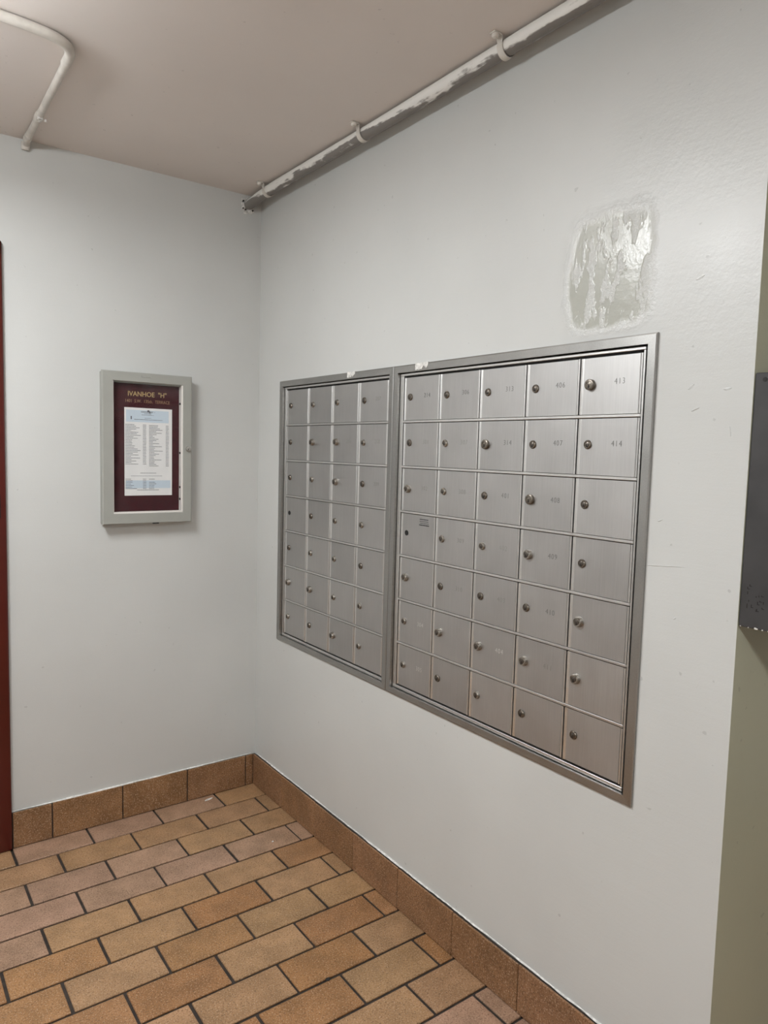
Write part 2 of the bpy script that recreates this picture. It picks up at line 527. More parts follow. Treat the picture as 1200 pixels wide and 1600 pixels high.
# wall with the directory, left open for the red door
DX0, DX1, DZ = -1.93, -0.955, 2.055
bm = bmesh.new()
box(bm, DX1, XE, 0, 0.16, 0, CEIL)
box(bm, XL, DX0, 0, 0.16, 0, CEIL)
box(bm, DX0, DX1, 0, 0.16, DZ, CEIL)
tag(make('wall_back', bm, M['wall']), kind='structure')
bm = bmesh.new(); box(bm, XL - 0.1, XL, YF - 0.1, 0.16, 0, CEIL)
tag(make('wall_left', bm, M['wall']), kind='structure')
bm = bmesh.new(); box(bm, XL, XE, YF - 0.1, YF, 0, CEIL)
tag(make('wall_front', bm, M['wall']), kind='structure')
bm = bmesh.new(); box(bm, XE, XE + 0.1, YF - 0.1, WALL_END + 0.02, 0, CEIL)
tag(make('wall_end', bm, M['wall']), kind='structure')

# red door: frame, leaf, latch
bm = bmesh.new()
box(bm, -0.985, -0.935, -0.022, 0.03, 0, 2.073, 0.007, 3)
box(bm, -1.950, -1.900, -0.022, 0.03, 0, 2.073, 0.007, 3)
box(bm, -1.950, -0.935, -0.022, 0.03, 2.023, 2.073, 0.007, 3)
door = tag(make('door_1', bm, M['red'], smooth=0.6), kind='structure')
bm = bmesh.new()
box(bm, -1.897, -0.988, 0.012, 0.055, 0.008, 2.020, 0.002)
leaf = make('door_leaf', bm, M['steelw'], door)
bm = bmesh.new()
box(bm, -0.983, -0.9535, -0.0245, -0.0215, 1.165, 1.245, 0.0012)
box(bm, -0.977, -0.957, -0.0285, -0.0235, 1.18, 1.23, 0.002)
make('strike_plate', bm, M['hole'], door, (-0.97, -0.023, 1.205))
bm = bmesh.new()
lathe(bm, [(0.03, 0), (0.03, 0.008), (0.011, 0.012), (0.011, 0.04), (0.026, 0.05), (0.028, 0.068), (0.018, 0.076)], (-1.055, 0.012, 1.02), (0, -1, 0))
make('door_knob', bm, M['lock'], leaf, (-1.055, 0.012, 1.02), 0.6)

# tiled skirting
BH = 0.130
def caulk(axis, pts_from, pts_to, t, name, parent):
    """ragged paint line where wall meets the top of the skirting tiles"""
    bm = bmesh.new()
    n = int(abs(pts_to - pts_from) / 0.012)
    rng = random.Random(3 if axis == 'x' else 4)
    prev = None
    w = 0.003; h = 0.0015
    rows = []
    for i in range(n + 1):
        a = pts_from + (pts_to - pts_from) * i / n
        w = min(0.0085 if axis == 'x' else 0.006, max(0.002, w + rng.uniform(-.0022, .0020)))
        h = min(0.0035, max(0.0012, h + rng.uniform(-.0012, .0011)))
        if axis == 'x': rows.append([(a, 0, BH + h), (a, -w, BH + 0.0006), (a, 0, BH - 0.001)])
        else: rows.append([(0, a, BH + h), (-w, a, BH + 0.0006), (0, a, BH - 0.001)])
    loops(bm, rows, True, True)
    return make(name, bm, M['whitepaint'], parent, (0, 0, 0))

def bcol(o, deep=False):
    v = random.uniform(0.92, 1.06)
    c = (0.265, 0.142, 0.066) if not deep else (0.25, 0.132, 0.066)
    o.color = (c[0] * v, c[1] * v, c[2] * v * random.uniform(.94, 1.06), 1)

bm = bmesh.new(); box(bm, -0.933, -0.001, -0.0095, 0, 0.0, BH - 0.004)
bb = tag(make('baseboard_back', bm, M['grout']), kind='structure')
xs = [-0.932, -0.8040, -0.5560, -0.3026, -0.0494, -0.0165]
for i, (a, c) in enumerate(zip(xs[:-1], xs[1:])):
    bm = bmesh.new()
    e = 0.0022
    box(bm, a + (e if i else 0.001), c - (e if i < 4 else 0.0005), -0.0140 - (0.0008 if i in (1, 3) else 0), -0.0085, 0.0025, BH + (0.0012 if i in (1, 2) else 0), 0.0016, 2)
    o = make('tile', bm, M['base'], bb, ((a + c) / 2, -0.011, 0.065)); bcol(o)
caulk('x', -0.93, -0.02, 0, 'paint_line', bb)
bm = bmesh.new(); box(bm, -0.0110, 0, WALL_END + 0.001, -0.0145, 0.0, BH - 0.004)
br = tag(make('baseboard_right', bm, M['grout']), kind='structure')
ys = [-0.0148, -0.2675, -0.5220, -0.7748, -1.0262, -1.2820, -1.5340, -1.7860, WALL_END + 0.001]
for i, (a, c) in enumerate(zip(ys[:-1], ys[1:])):
    bm = bmesh.new()
    e = 0.0011
    box(bm, -0.0155 - random.uniform(0, 0.0009), -0.0100, c + e, a - (e if i else 0), 0.0025, BH + random.uniform(-.0008, .0012), 0.0014, 2)
    o = make('tile', bm, M['base'], br, (-0.0125, (a + c) / 2, 0.065)); bcol(o, True)
caulk('y', -0.016, WALL_END + 0.002, 0, 'paint_line', br)

# ================================================================== CEILING LIGHT (above and beside the camera)
def ceiling_light(cy, label):
    cx, hw, hl = -1.40, 0.125, 0.30
    t = empty('ceiling_light', (cx, cy, CEIL), label, 'light', 'box lights along the lobby ceiling')
    bm = bmesh.new()
    box(bm, cx - hw - 0.006, cx + hw + 0.006, cy - hl - 0.006, cy + hl + 0.006, 2.332, CEIL, 0.004)
    make('housing', bm, M['steelw'], t, (cx, cy, 2.383))
    bm = bmesh.new()
    prof = [(cx - hw, 2.332), (cx - hw, 2.312), (cx - hw + 0.012, 2.300), (cx + hw - 0.012, 2.300), (cx + hw, 2.312), (cx + hw, 2.332)]
    prism(bm, prof, 'y', cy - hl, cy + hl)
    make('diffuser', bm, M['lens'], t, (cx, cy, 2.32))
ceiling_light(-1.05, 'white box light with a glowing cover on the ceiling between door and mailboxes')
ceiling_light(-3.30, 'white box light with a glowing cover on the ceiling beyond the side passage')

# ================================================================== MAILBOX BANKS
ZT, ZB = 1.680, 0.667            # outer edges of the trim
RZ_T, RZ_B = 1.6480, 0.6980      # field of doors
RP = (RZ_T - RZ_B) / 7.0
FX = 0.0050                      # face of the doors

def lock_mesh(kind):
    bm = bmesh.new()
    if kind == 'small':
        R, H = 0.0100, 0.0042
        body, face = 0, 1
    elif kind == 'bright':
        R, H = 0.0100, 0.0055
        body, face = 2, 1
    else:
        R, H = 0.0120, 0.0095
        body, face = 2, 1
    ax = (-1, 0, 0)
    lathe(bm, [(R * 1.04, 0), (R * 1.04, H * .35), (R * .97, H * .75), (R * .86, H), (R * .70, H), (R * .68, H - .0010), (R * .55, H - .0010)], (0, 0, 0), ax, 22, body)
    lathe(bm, [(R * .56, 0), (R * .56, H - .0002), (R * .40, H + .0005), (0.0002, H + .0006)], (0, 0, 0), ax, 18, face)
    box(bm, -H - .0009, -H + .001, -0.0011, 0.0011, -R * .52, R * .06, mi=3)
    lathe(bm, [(0.0021, H - .001), (0.0021, H + .0009), (0.0002, H + .00095)], (0, 0, -R * .42), ax, 10, 3)
    return finish(bm, [M['lock'], M['lockface'], M['lockb'], M['hole']], (0, 0, 0), 0.6)
LOCK = {k: lock_mesh(k) for k in ('small', 'bright', 'big')}
bm = bmesh.new()
lathe(bm, [(0.0082, -0.0004), (0.0082, 0.0010), (0.0066, 0.0011), (0.0060, 0.0004), (0.0002, 0.0003)], (0, 0, 0), (-1, 0, 0), 20, 0)
LOCK['hole'] = finish(bm, [M['hole']], (0, 0, 0), 0.6)

def door_mesh(w, h):
    """front sheet with a rolled edge on the lock side; origin at the middle of the face"""
    bm = bmesh.new()
    prof = []                                      # (x depth, y)
    yl = w / 2
    fl, sl, up = 0.0006, 0.0080, 0.0021
    prof += [(0.0, yl), (-up, yl - 0.0003), (-up, yl - fl)]
    for k in range(1, 7):
        q = k / 6
        prof.append((-up * (1 - q) ** 2.0, yl - fl - (sl - fl) * q))
    prof += [(0.0, -w / 2 + 0.0012), (0.0012, -w / 2), (0.009, -w / 2), (0.009, yl)]
    prism(bm, prof, 'z', -h / 2, h / 2)
    bm.normal_update()
    for f in bm.faces:
        if f.normal.y < -0.08 and f.normal.x < -0.3 and f.calc_center_median().y > 0: f.material_index = 1
    me = finish(bm, [M['alu'], M['lip']], (0, 0, 0), 0.9)
    for p in me.polygons:
        if p.material_index == 0: p.use_smooth = False
    return me

def hinge_mesh(h):
    bm = bmesh.new()
    tube(bm, [(0, 0, -h / 2), (0, 0, h / 2)], 0.0026, 10)
    return finish(bm, M['rail'], (0, 0, 0), 0.7)

def trim(bm, quad_out, quad_in, xf=-0.0060, xb=0.012):
    """one mitred side of the flat trim: outer and inner edge end points in (y, z)"""
    (a, b), (c, d) = quad_out, quad_in
    am = [a[i] + (c[i] - a[i]) * 0.14 for i in (0, 1)]; bmid = [b[i] + (d[i] - b[i]) * 0.14 for i in (0, 1)]
    rings = []
    for o_, m_, i_ in ((a, am, c), (b, bmid, d)):
        rings.append([(0.0, *o_), (xf + 0.0012, *o_), (xf, *m_), (xf + 0.0004, *i_), (xb, *i_), (xb, *o_)])
    loops(bm, rings, True, True)

def mailbox_bank(y_out0, y_out1, y_in0, y_in1, yb0, yb1, yc0, yc1, ncol, locks, numbers, label):
    cy = (y_out0 + y_out1) / 2
    root = empty('mailbox_bank', (0, cy, ZB), label, 'mailboxes', 'aluminium mailbox banks let into the wall')
    # trim
    O = [(y_out0, ZT), (y_out1, ZT), (y_out1, ZB), (y_out0, ZB)]
    I = [(y_in0, 1.6585), (y_in1, 1.6585), (y_in1, 0.6860), (y_in0, 0.6860)]
    for k in range(4):
        bm = bmesh.new()
        trim(bm, (O[k], O[(k + 1) % 4]), (I[k], I[(k + 1) % 4]))
        c = ((O[k][0] + O[(k + 1) % 4][0]) / 2, (O[k][1] + O[(k + 1) % 4][1]) / 2)
        make('trim_strip', bm, M['trim'], root, (0, c[0], c[1]))
    # carcass behind everything
    bm = bmesh.new()
    box(bm, 0.0135, 0.145, min(y_in0, y_in1) - 0.004, max(y_in0, y_in1) + 0.004, 0.684, 1.662)
    make('carcass', bm, M['gap'], root, (0.08, cy, 1.17))
    # border of the master door
    zt, zb = 1.6560, 0.6875
    for (a0, a1, b0, b1) in ((yb0, yb1, RZ_T + 0.0012, zt), (yb0, yb1, zb, RZ_B - 0.0012)):
        bm = bmesh.new(); box(bm, 0.0036, 0.0134, a0, a1, b0, b1, 0.0010)
        make('door_border', bm, M['rail'], root, (0.005, (a0 + a1) / 2, (b0 + b1) / 2))
    for (a0, a1) in ((yb0, yc0 + 0.0022), (yc1 - 0.0010, yb1)):
        bm = bmesh.new(); box(bm, 0.0038, 0.0134, a0, a1, RZ_B - 0.001, RZ_T + 0.001, 0.0010)
        make('door_border', bm, M['rail'], root, (0.005, (a0 + a1) / 2, 1.17))
    # piano hinge of the master door
    bm = bmesh.new()
    yh = yb1 - (yb1 - y_in1) * 0.68
    n = 38
    for k in range(n):
        z0 = zb + (zt - zb) * k / n
        box(bm, 0.0055, 0.0134, yh - 0.0024, yh + 0.0024, z0 + 0.0004, z0 + (zt - zb) / n - 0.0004)
    make('piano_hinge', bm, M['trim'], root, (0.009, yh, 1.17))
    # rails between the rows
    rme = None
    for k in range(1, 7):
        z = RZ_T - k * RP
        if rme is None:
            bm = bmesh.new(); box(bm, 0.0028, 0.0134, yc0 + 0.0016, yc1 - 0.0008, z - 0.0032, z + 0.0032, 0.0010)
            rme = finish(bm, M['rail'], (0.005, (yc0 + yc1) / 2, z))
        put('rail', rme, root, (0.005, (yc0 + yc1) / 2, z))
    # doors
    P = (yc1 - yc0) / ncol           # negative: columns run towards -y
    W = abs(P)
    dw, dh = W - 0.0044 - 0.0068, RP - 0.0066 - 0.0028
    dme, hme = door_mesh(dw, dh), hinge_mesh(dh)
    for r in range(7):
        zc = RZ_T - (r + 0.5) * RP - 0.0004
        if r == 0: pass
        for c in range(ncol):
            ys_ = yc0 - c * W - 0.0044          # lock side edge
            dy = ys_ - dw / 2
            d = put('mailbox_door', dme, root, (FX, dy, zc))
            put('hinge', hme, d, (FX + 0.0008, ys_ - dw - 0.0040, zc))
            lk = locks[r][c]
            ly, lz = yc0 - c * W - 0.0315, zc + 0.0042
            put('lock' if lk != 'hole' else 'lock_hole', LOCK[lk], d, (FX - 0.0001, ly + random.uniform(-.0008, .0008), lz + random.uniform(-.0012, .0012)))
            nb = numbers[r][c]
            if nb:
                s, mt = nb
                put('number', text_mesh(s, 0.0185, M[mt], AX_RIGHT, 1.18, 0.92, thick=-0.0002 if mt == 'ink' else -0.0003), d, (FX - 0.0002, yc0 - c * W - 0.1085, zc + 0.0075))
    return root

s_, b_, B_, h_ = 'small', 'bright', 'big', 'hole'
LL = [[s_, b_, b_, s_], [s_, B_, B_, b_], [s_, b_, B_, s_], [h_, s_, b_, b_], [s_, b_, b_, s_], [B_, B_, b_, b_], [b_, s_, B_, b_]]
LR = [[s_, s_, s_, s_, B_], [s_, b_, B_, s_, s_], [B_, b_, s_, B_, s_], [h_, b_, b_, B_, s_], [B_, s_, s_, s_, B_], [b_, B_, B_, B_, B_], [b_, s_, b_, s_, s_]]
LR[0][4] = 'dome'
# the early, wide cylinder of the top corner box: darker than the other wide ones
bm = bmesh.new()
lathe(bm, [(0.0128, 0), (0.0128, 0.004), (0.0122, 0.0075), (0.0105, 0.0085), (0.0070, 0.0085), (0.0068, 0.0075), (0.0060, 0.0078), (0.0002, 0.0079)], (0, 0, 0), (-1, 0, 0), 24, 0)
box(bm, -0.0088, -0.006, -0.0011, 0.0011, -0.006, 0.0005, mi=1)
lathe(bm, [(0.0023, 0.006), (0.0023, 0.0088), (0.0002, 0.0089)], (0, 0, -0.005), (-1, 0, 0), 10, 1)
LOCK['dome'] = finish(bm, [M['lock'], M['hole']], (0, 0, 0), 0.6)
LR[2][3] = LR[1][2] = 'dome'
NO = None
i_, f_, w_ = 'ink', 'inkfaint', 'scuff'
NL = [[NO, NO, NO, ('207', f_)], [NO, NO, ('201', f_), ('208', f_)], [NO, NO, NO, ('209', f_)], [NO] * 4, [NO] * 4, [NO] * 4, [NO] * 4]
NR = [[('214', i_), ('306', i_), ('313', i_), ('406', i_), ('413', i_)],
      [('301', f_), ('307', f_), ('314', i_), ('407', i_), ('414', i_)],
      [('302', f_), ('308', f_), ('401', i_), ('408', i_), NO],
      [NO, ('309', f_), ('402', f_), ('409', i_), NO],
      [NO, ('310', f_), ('403', f_), ('410', i_), NO],
      [('304', w_), NO, ('404', w_), ('411', f_), NO],
      [('305', w_), NO, NO, NO, NO]]
bank_l = mailbox_bank(-0.1880, -0.9232, -0.2115, -0.9022, -0.2140, -0.8935, -0.2310, -0.8870, 4, LL, NL,
                      'bank of 28 small aluminium mailboxes, four columns wide, next to the room corner')
bank_r = mailbox_bank(-0.9240, -1.8235, -0.9452, -1.8022, -0.9472, -1.7920, -0.9660, -1.7862, 5, LR, NR,
                      'bank of 35 numbered aluminium mailboxes, five columns wide, below the shiny wall patch')

# printed notice on one door of the wide bank, and paint left on the trims
bm = bmesh.new()
rng = random.Random(11)
for k, (zz, hh, a0, a1) in enumerate(((1.2245, 0.0034, -1.058, -1.097), (1.2185, 0.0022, -1.058, -1.097), (1.2130, 0.0022, -1.060, -1.099), (1.2075, 0.0044, -1.056, -1.100))):
    y = a0
    while y > a1:
        w = rng.uniform(0.0018, 0.0036)
        box(bm, FX - 0.0004, FX, y - w, y, zz - hh * .36, zz + hh * .36)
        y -= w + rng.uniform(0.0004, 0.0009)
make('printed_notice', bm, M['print'], bank_r, (FX, -1.08, 1.216))
for bank, ya, yb in ((bank_l, -0.6655, -0.712), (bank_r, -1.0300, -1.0885)):
    bm = bmesh.new()
    rng = random.Random(int(abs(ya) * 100))
    rows = []
    n = 14
    for i in range(n + 1):
        y = ya + (yb - ya) * i / n
        top = 1.6805 + rng.uniform(0, 0.0012); bot = 1.6605 + (rng.uniform(0, 0.004) if i < n * .55 else rng.uniform(0.002, 0.012))
        rows.append([(-0.0066 - rng.uniform(0, .0006), y, top), (-0.0066 - rng.uniform(0, .0006), y, bot), (-0.0050, y, bot), (-0.0044, y, top)])
    loops(bm, rows, True, True)
    make('paint_smear', bm, M['whitepaint'], bank, (-0.006, (ya + yb) / 2, 1.67))

# ================================================================== DIRECTORY CASE
FYF = -0.045
t = empty('directory_case', (-0.4655, 0, 1.1320), 'grey framed glass directory case with a maroon letter board and white name list', 'notice case')
ox0, ox1, oz0, oz1 = -0.6310, -0.3015, 1.1320, 1.6830
ix0, ix1, iz0, iz1 = -0.5920, -0.3370, 1.1720, 1.6480
bm = bmesh.new()
box(bm, ox0 + 0.004, ix0 + 0.004, -0.034, 0, oz0 + .004, oz1 - .004)
box(bm, ix1 - 0.004, ox1 - 0.004, -0.034, 0, oz0 + .004, oz1 - .004)
box(bm, ix0, ix1, -0.034, 0, oz0 + .004, iz0 + .004)
box(bm, ix0, ix1, -0.034, 0, iz1 - .004, oz1 - .004)
make('case_body', bm, M['frame'], t, (-0.4655, 0, 1.41))
bm = bmesh.new()
OO = [(ox0, oz1), (ox1, oz1), (ox1, oz0), (ox0, oz0)]
II = [(ix0, iz1), (ix1, iz1), (ix1, iz0), (ix0, iz0)]
for k in range(4):
    a, b, c, d = OO[k], OO[(k + 1) % 4], II[k], II[(k + 1) % 4]
    bm = bmesh.new()
    rings = []
    for o_, i2 in ((a, c), (b, d)):
        q = [o_[i] + (i2[i] - o_[i]) * 0.08 for i in (0, 1)]; q2 = [o_[i] + (i2[i] - o_[i]) * 0.94 for i in (0, 1)]
        rings.append([(o_[0], -0.034, o_[1]), (o_[0], FYF + .003, o_[1]), (q[0], FYF, q[1]), (q2[0], FYF, q2[1]), (i2[0], FYF + .002, i2[1]), (i2[0], -0.034, i2[1])])
    loops(bm, rings, True, True)
    make('frame_side', bm, M['frame'], t, ((a[0] + b[0]) / 2, FYF, (a[1] + b[1]) / 2))
# reveal strips of the opening, their lit look painted in as a paler colour
for (x0, x1, z0, z1) in ((ix1 - 0.0045, ix1 + .0015, iz0, iz1), (ix0 - .0015, ix0 + 0.0012, iz0, iz1), (ix0, ix1, iz0 - .0015, iz0 + 0.0042)):
    bm = bmesh.new(); box(bm, x0, x1, -0.0435, -0.0155, z0, z1, 0.0008)
    make('lit_reveal_strip', bm, M['reveal_lit'], t, ((x0 + x1) / 2, -0.03, (z0 + z1) / 2))
bm = bmesh.new()
box(bm, ix0 - .003, ix1 + .003, -0.0150, -0.002, iz0 - .003, iz1 + .003)
nr = 74
for k in range(nr):                                   # felt ribs that hold the letters
    z = iz0 + (iz1 - iz0) * (k + .5) / nr
    box(bm, ix0 + .002, ix1 - .005, -0.0166, -0.0150, z - 0.0024, z + 0.0024)
board = make('letter_board', bm, M['felt'], t, (-0.4655, -0.01, 1.41))
put('letters', text_mesh('IVANHOE  "H"', 0.0245, M['gold'], AX_BACK, 1.0, 0.93, thick=0.00025, align='LEFT'), board, (-0.5340, -0.0172, 1.6068))
put('letters', text_mesh('1401  S.W.  135th.  TERRACE', 0.0165, M['golddim'], AX_BACK, 1.02, 0.80, align='LEFT'), board, (-0.5440, -0.0172, 1.5812))
# paper list
PY = -0.0172
px0, px1, pz0, pz1 = -0.5458, -0.3690, 1.2345, 1.5573
bm = bmesh.new(); box(bm, px0, px1, PY - 0.0006, PY + 0.0002, pz0, pz1)
paper = make('name_list', bm, M['paper'], board, (-0.457, PY, 1.396))
bm = bmesh.new()
H = pz1 - pz0
box(bm, px0 + .006, px1 - .013, PY - 0.0008, PY, pz1 - 0.052, pz1 - 0.008)
box(bm, px0 + .004, px1 - .006, PY - 0.0008, PY, pz0 + 0.027, pz0 + 0.056)
make('blue_band', bm, M['blue'], paper, (-0.457, PY, 1.4))
bm = bmesh.new()
rng = random.Random(5)
def words(x0, x1, z, h):
    x = x0
    while x < x1 - 0.0008:
        w = min(rng.uniform(0.0022, 0.0055), x1 - x)
        box(bm, x, x + w, PY - 0.00105, PY - 0.0006, z - h / 2, z + h / 2)
        x += w + rng.uniform(0.0006, 0.0012)
cx = (px0 + px1) / 2 - 0.003
words(cx - .013, cx + .013, pz1 - 0.0205, .0014)
words(cx - .023, cx + .022, pz1 - 0.0255, .0014)
words(cx - .012, cx + .012, pz1 - 0.0365, .0012)
words(cx - .050, cx + .054, pz1 - 0.0425, .0018)
box(bm, px0 + .0225, px0 + .0265, PY - 0.001, PY - .0006, pz1 - .0425, pz1 - .031)
z = pz1 - 0.062
for i in range(28):
    if i < 27: words(px0 + .003, px0 + .003 + rng.uniform(.020, .058), z, .0019); words(px0 + .067, px0 + .079, z, .0019)
    words(px0 + .090, px0 + .090 + rng.uniform(.014, .054), z - .0008, .0019); words(px0 + .153, px0 + .164, z - .0008, .0019)
    z -= 0.00555
words(cx - .028, cx + .031, pz0 + .0835, .0016)
words(cx - .062, cx + .054, pz0 + .0725, .0012)
z = pz0 + .0605
for i in range(7):
    words(px0 + .003, px0 + .003 + rng.uniform(.018, .044), z, .0019); words(px0 + .067, px0 + .079, z, .0019)
    if i not in (1,): words(px0 + .090, px0 + .090 + rng.uniform(.016, .028), z, .0019)
    z -= 0.0058
words(cx - .040, cx + .042, pz0 + .0205, .0018)
make('printed_lines', bm, M['toner'], paper, (-0.457, PY, 1.4))
put('printed_title', text_mesh('IVANHOE  WEST  1', 0.0068, M['toner'], AX_BACK, 1.0, 0.9, thick=0.0002, depth=.0002), paper, (cx + .001, PY - .0008, pz1 - .0145))
bm = bmesh.new()
lathe(bm, [(0.0030, 0), (0.0036, .002), (0.0022, .004), (0.0032, .0075), (0.0020, .0085)], (cx + .001, PY - .0006, pz1 - .0105), (0, -1, 0), 14)
make('push_pin', bm, M['toner'], paper, (cx, PY, pz1 - .0105), 0.6)
# glass, hinge marks, lock
bm = bmesh.new(); box(bm, ix0 - .001, ix1 + .001, -0.0405, -0.0385, iz0 - .001, iz1 + .001)
make('glass_pane', bm, M['glass'], t, (-0.465, -0.0395, 1.41))
for zz in (1.58, 1.395, 1.265, 1.22):
    bm = bmesh.new(); box(bm, ix1 - .0058, ix1 - .004, -0.034, -0.022, zz - .004, zz + .004)
    make('glazing_clip', bm, M['gap'], t, (ix1 - .005, -0.028, zz))
bm = bmesh.new()
lathe(bm, [(0.0100, 0), (0.0100, .003), (0.0088, .0062), (0.0060, .0068), (0.0058, .0058), (0.0002, .0058)], (-0.3163, FYF, 1.4105), (0, -1, 0), 22, 0)
box(bm, -0.3171, -0.3155, FYF - .0064, FYF - .005, 1.4065, 1.4125, mi=1)
make('case_lock', bm, [M['chrome'], M['hole']], t, (-0.3163, FYF, 1.4105), 0.6)
bm = bmesh.new(); box(bm, -0.492, -0.458, FYF - .0010, FYF + .001, 1.6665, 1.6745, 0.0006)
make('maker_plate', bm, M['frame'], t, (-0.475, FYF, 1.67))
bm = bmesh.new(); box(bm, -0.452, -0.428, FYF - .0004, FYF + .003, 1.1300, 1.1340, 0.0006)
make('latch_tab', bm, M['gap'], t, (-0.44, FYF, 1.132))

# ================================================================== CONDUIT ALONG THE MAILBOX WALL
t = empty('wall_conduit', (-0.052, -1.2, CEIL), 'thick conduit with patchy white paint strapped to the ceiling above the mailboxes', 'pipe')
PR = 0.0195
PXC, PZC = -0.0520, 2.3895
path = [(-0.0590, 0.02, 2.3745), (-0.0590, -0.01, 2.3750), (-0.0560, -0.10, 2.3830), (-0.0535, -0.17, 2.3885)]
y = -0.25
while y > -3.4:
    path.append((PXC + 0.0012 * math.sin(y * 5.1), y, PZC + 0.0010 * math.sin(y * 3.7 + 1)))
    y -= 0.08
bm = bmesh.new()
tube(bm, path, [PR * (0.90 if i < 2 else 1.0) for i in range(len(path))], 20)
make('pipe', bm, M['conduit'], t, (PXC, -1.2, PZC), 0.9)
def strap(yc, par, xc, zc, r, side, scale=1.0):
    bm = bmesh.new()
    w = 0.009 * scale
    rings = []
    for k in range(13):
        a = math.radians(-150 + 240 * k / 12) if side < 0 else math.radians(-30 - 240 * k / 12 + 150)
        # arc round the underside, from the wall side to the fixing side
        a = math.radians(0 - 185 * k / 12)
        rings.append([(xc + (r + q) * math.cos(a), yc + s * w, zc + (r + q) * math.sin(a)) for q, s in ((0.0004, -1), (0.0030, -1), (0.0030, 1), (0.0004, 1))])
    xe = xc - r - 0.0017
    for (dx, z) in ((0.0005, zc + r * .55), (-0.002, CEIL - 0.0042), (-0.006, CEIL - 0.0020), (-0.026, CEIL - 0.0020)):
        rings.append([(xe + dx + (0.0013 if q > .001 and z < CEIL - .004 else -.0013 if z < CEIL - .004 else 0), yc + s * w, z + (0 if z < CEIL - .003 else (0.0015 if q > .001 else -0.0012))) for q, s in ((0.0004, -1), (0.0030, -1), (0.0030, 1), (0.0004, 1))])
    loops(bm, rings, True, True)
    o = make('strap', bm, M['creamp'], par, (xc, yc, zc), 0.7)
    bm = bmesh.new()
    lathe(bm, [(0.0088, 0), (0.0092, .004), (0.0075, .0085), (0.0035, .0100), (0.0002, .0102)], (xe - 0.0155, yc, CEIL - 0.003), (0, 0, -1), 16)
    make('screw', bm, M['creamp'], o, (xe - 0.0155, yc, CEIL - .004), 0.6)
    return o
for yc in (-0.165, -0.800, -1.402, -2.05, -2.75):
    strap(yc, t, PXC, PZC, PR + 0.0008, -1)
# rough plaster where it leaves through the wall
bm = bmesh.new()
rng = random.Random(21)
for k in range(34):
    a = rng.uniform(0, 2 * math.pi); q = rng.uniform(0.017, 0.027)
    x, z = -0.059 + q * math.cos(a), 2.3745 + q * 1.15 * math.sin(a)
    s = rng.uniform(0.003, 0.0065)
    box(bm, x - s, x + s, -rng.uniform(.002, .008), 0.0, z - s * rng.uniform(.6, 1.3), min(CEIL - .0005, z + s), 0.0014)
make('plaster_ring', bm, M['whitepaint'], t, (-0.059, 0, 2.3745))
bm = bmesh.new()
for x, z in ((-0.0795, 2.388), (-0.0815, 2.359), (-0.071, 2.3555), (-0.040, 2.357)):
    lathe(bm, [(0.0030, 0), (0.0028, .0090), (0.0002, .0092)], (x, 0, z), (0, -1, 0), 8)
make('plaster_pit', bm, M['hole'], t, (-0.06, 0, 2.37))

# ================================================================== THIN CONDUIT ON THE CEILING
t = empty('ceiling_conduit', (-0.866, -0.4, CEIL), 'thin cream conduit bending across the ceiling above the red door', 'pipe')
ZC = 2.4000
def bez(p0, p1, p2, p3, n):
    out = []
    for i in range(n + 1):
        s = i / n
        out.append(tuple((1 - s) ** 3 * p0[k] + 3 * (1 - s) ** 2 * s * p1[k] + 3 * (1 - s) * s * s * p2[k] + s ** 3 * p3[k] for k in range(3)))
    return out
bm = bmesh.new()
tube(bm, [(-0.8590, 0.0, 2.392), (-0.8590, -0.02, 2.395), (-0.8600, -0.05, ZC), (-0.8640, -0.30, ZC), (-0.8700, -0.64, ZC)], 0.0105, 14)
make('pipe', bm, M['creamp'], t, (-0.866, -0.32, ZC), 0.8)
bm = bmesh.new()
pts = [(-0.8700, -0.63, ZC)] + bez((-0.8705, -0.66, ZC), (-0.8745, -0.745, ZC), (-0.925, -0.752, ZC), (-1.03, -0.757, ZC), 14) + [(-1.3, -0.766, ZC), (-2.0, -0.79, ZC), (XL, -0.81, ZC)]
tube(bm, pts, 0.0125, 14)
make('bend', bm, M['creamp'], t, (-0.95, -0.74, ZC), 0.8)
for (ya, yb, r) in ((-0.625, -0.650, 0.0138), (-0.235, -0.268, 0.0140), (-0.045, -0.085, 0.0135)):
    bm = bmesh.new()
    xa = -0.8594 + (ya) * 0.0175 + .0; xb = -0.8594 + yb * 0.0175
    tube(bm, [(xa, ya, ZC), (xa, ya - .002, ZC), (xb, yb + .002, ZC), (xb, yb, ZC)], [r * .85, r * .92, r * .92, r * .85], 14)
    make('coupling', bm, M['creamp'], t, (xa, ya, ZC), 0.8)
bm = bmesh.new()
tube(bm, [(-0.8585, -0.012, 2.402), (-0.8585, -0.010, 2.392), (-0.8585, -0.006, 2.380)], [0.0135, 0.0140, 0.0125], 12)
make('elbow', bm, M['creamp'], t, (-0.8585, -0.01, 2.393), 0.8)
rng = random.Random(9)
bm = bmesh.new()
for k in range(9):
    yy = -0.245 - rng.uniform(0, 0.03); xx = -0.8625 + rng.uniform(-.006, .016)
    box(bm, xx - .003, xx + .004, yy - .002, yy + .002, ZC - .0150, ZC - .011 + rng.uniform(0, .006), .001)
make('paint_flake', bm, M['whitepaint'], t, (-0.862, -0.255, ZC - .012))

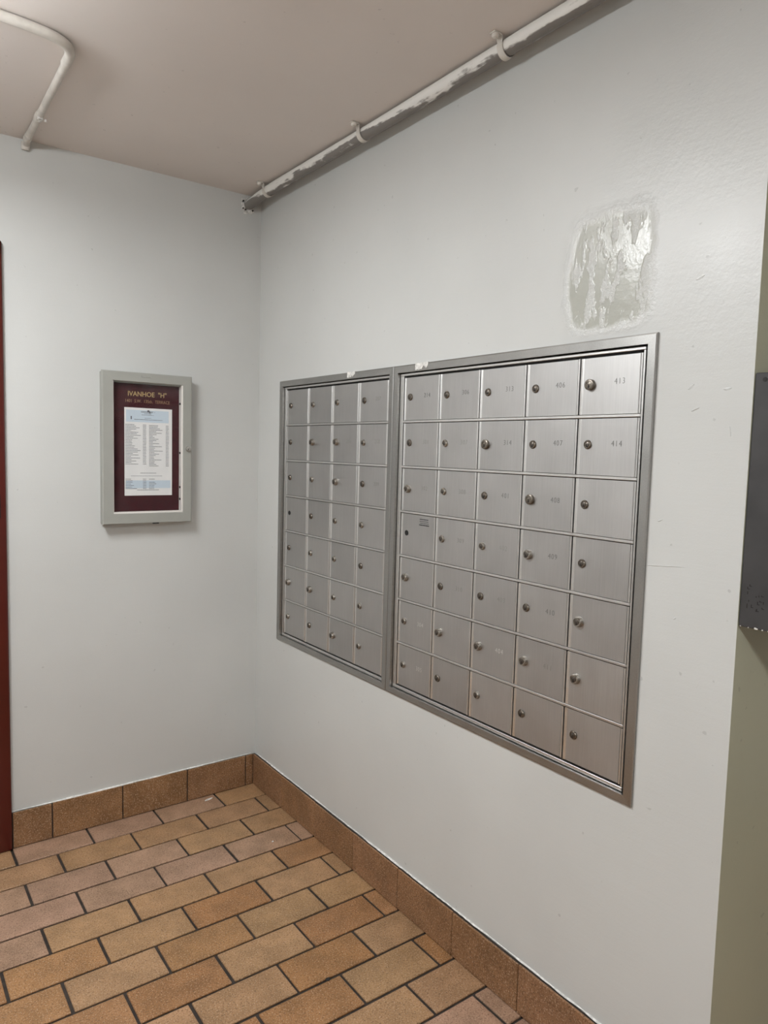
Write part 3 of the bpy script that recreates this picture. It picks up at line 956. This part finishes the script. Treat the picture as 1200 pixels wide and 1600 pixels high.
# ================================================================== METAL BOX ON THE WALL'S END
t = empty('wall_box', (0.15, WALL_END, 1.110), 'dark grey metal box with a chipped lower edge on the end of the mailbox wall', 'box')
bm = bmesh.new()
box(bm, 0.0012, 0.300, -2.150, WALL_END - 0.0012, 1.1105, 1.5835, 0.0022, 2)
make('housing', bm, M['dark'], t, (0.15, -2.09, 1.35))
bm = bmesh.new()
box(bm, -0.0006, 0.302, -2.166, -2.151, 1.1085, 1.5855, 0.003, 2)
cov = make('cover', bm, M['dark'], t, (0.15, -2.16, 1.35))
bm = bmesh.new()
lathe(bm, [(0.011, 0), (0.011, .004), (0.008, .006), (0.0002, .0062)], (0.275, -2.166, 1.35), (0, -1, 0), 18)
make('cover_lock', bm, M['lockb'], cov, (0.275, -2.166, 1.35), 0.6)
bm = bmesh.new()
lathe(bm, [(0.0040, 0), (0.0040, .0012), (0.0002, .0013)], (0.0013, -2.0445, 1.5705), (-1, 0, 0), 14)
make('screw_hole', bm, M['hole'], t, (0.0013, -2.0445, 1.5705))
bm = bmesh.new()
rng = random.Random(14)
for yy, sz in ((-2.045, .0022), (-2.058, .0042), (-2.061, .003), (-2.071, .0026), (-2.082, .003), (-2.094, .002), (-2.030, .002)):
    box(bm, 0.0006, 0.0022, yy - sz * .6, yy + sz * .5, 1.1100, 1.1106 + sz * .8, .0008)
make('paint_chip', bm, M['whitepaint'], t, (0.0012, -2.06, 1.112))
bm = bmesh.new()
for k in range(16):                                   # scratched scribbles near the bottom
    yy = -2.036 - rng.uniform(0, 0.034); zz = 1.135 + rng.uniform(0, 0.055)
    hz = rng.uniform(.002, .007); 
    box(bm, 0.0009, 0.0016, yy - .0007, yy + .0007, zz, zz + hz)
    if k % 2: box(bm, 0.0009, 0.0016, yy - .004, yy + .0007, zz, zz + .0012)
make('scratch', bm, M['hole'], t, (0.0012, -2.05, 1.16))

# ================================================================== SMALL DEBRIS ON THE FLOOR
def chip(x, y, sx, sy, rz, label, mat, h=0.0025):
    bm = bmesh.new()
    rng = random.Random(int(1000 * abs(x + y)))
    n = 7
    ring = [(sx * math.cos(2 * math.pi * k / n) * rng.uniform(.7, 1.1), sy * math.sin(2 * math.pi * k / n) * rng.uniform(.7, 1.1)) for k in range(n)]
    loops(bm, [[(a, b, 0) for a, b in ring], [(a * .95, b * .95, h * .6) for a, b in ring], [(a * .5, b * .5, h) for a, b in ring]], True, True)
    o = make('paint_flake' if mat is M['whitepaint'] else 'gum_spot', bm, mat)
    o.location = (x, y, 0.0003); o.rotation_euler = (0, 0, rz)
    return o
tag(chip(-0.2260, -0.0440, 0.020, 0.006, 0.25, '', M['whitepaint']), 'white flake of paint lying on the floor against the skirting', 'flake')
tag(chip(-0.1567, -0.4680, 0.0045, 0.0035, 0.6, '', M['whitepaint'], 0.002), 'tiny white crumb on a pinkish floor tile', 'crumb')
tag(chip(-0.3520, -1.1639, 0.0095, 0.0070, 0.2, '', M['hole'], 0.0014), 'black gum spot on the edge of a tan floor tile', 'gum')
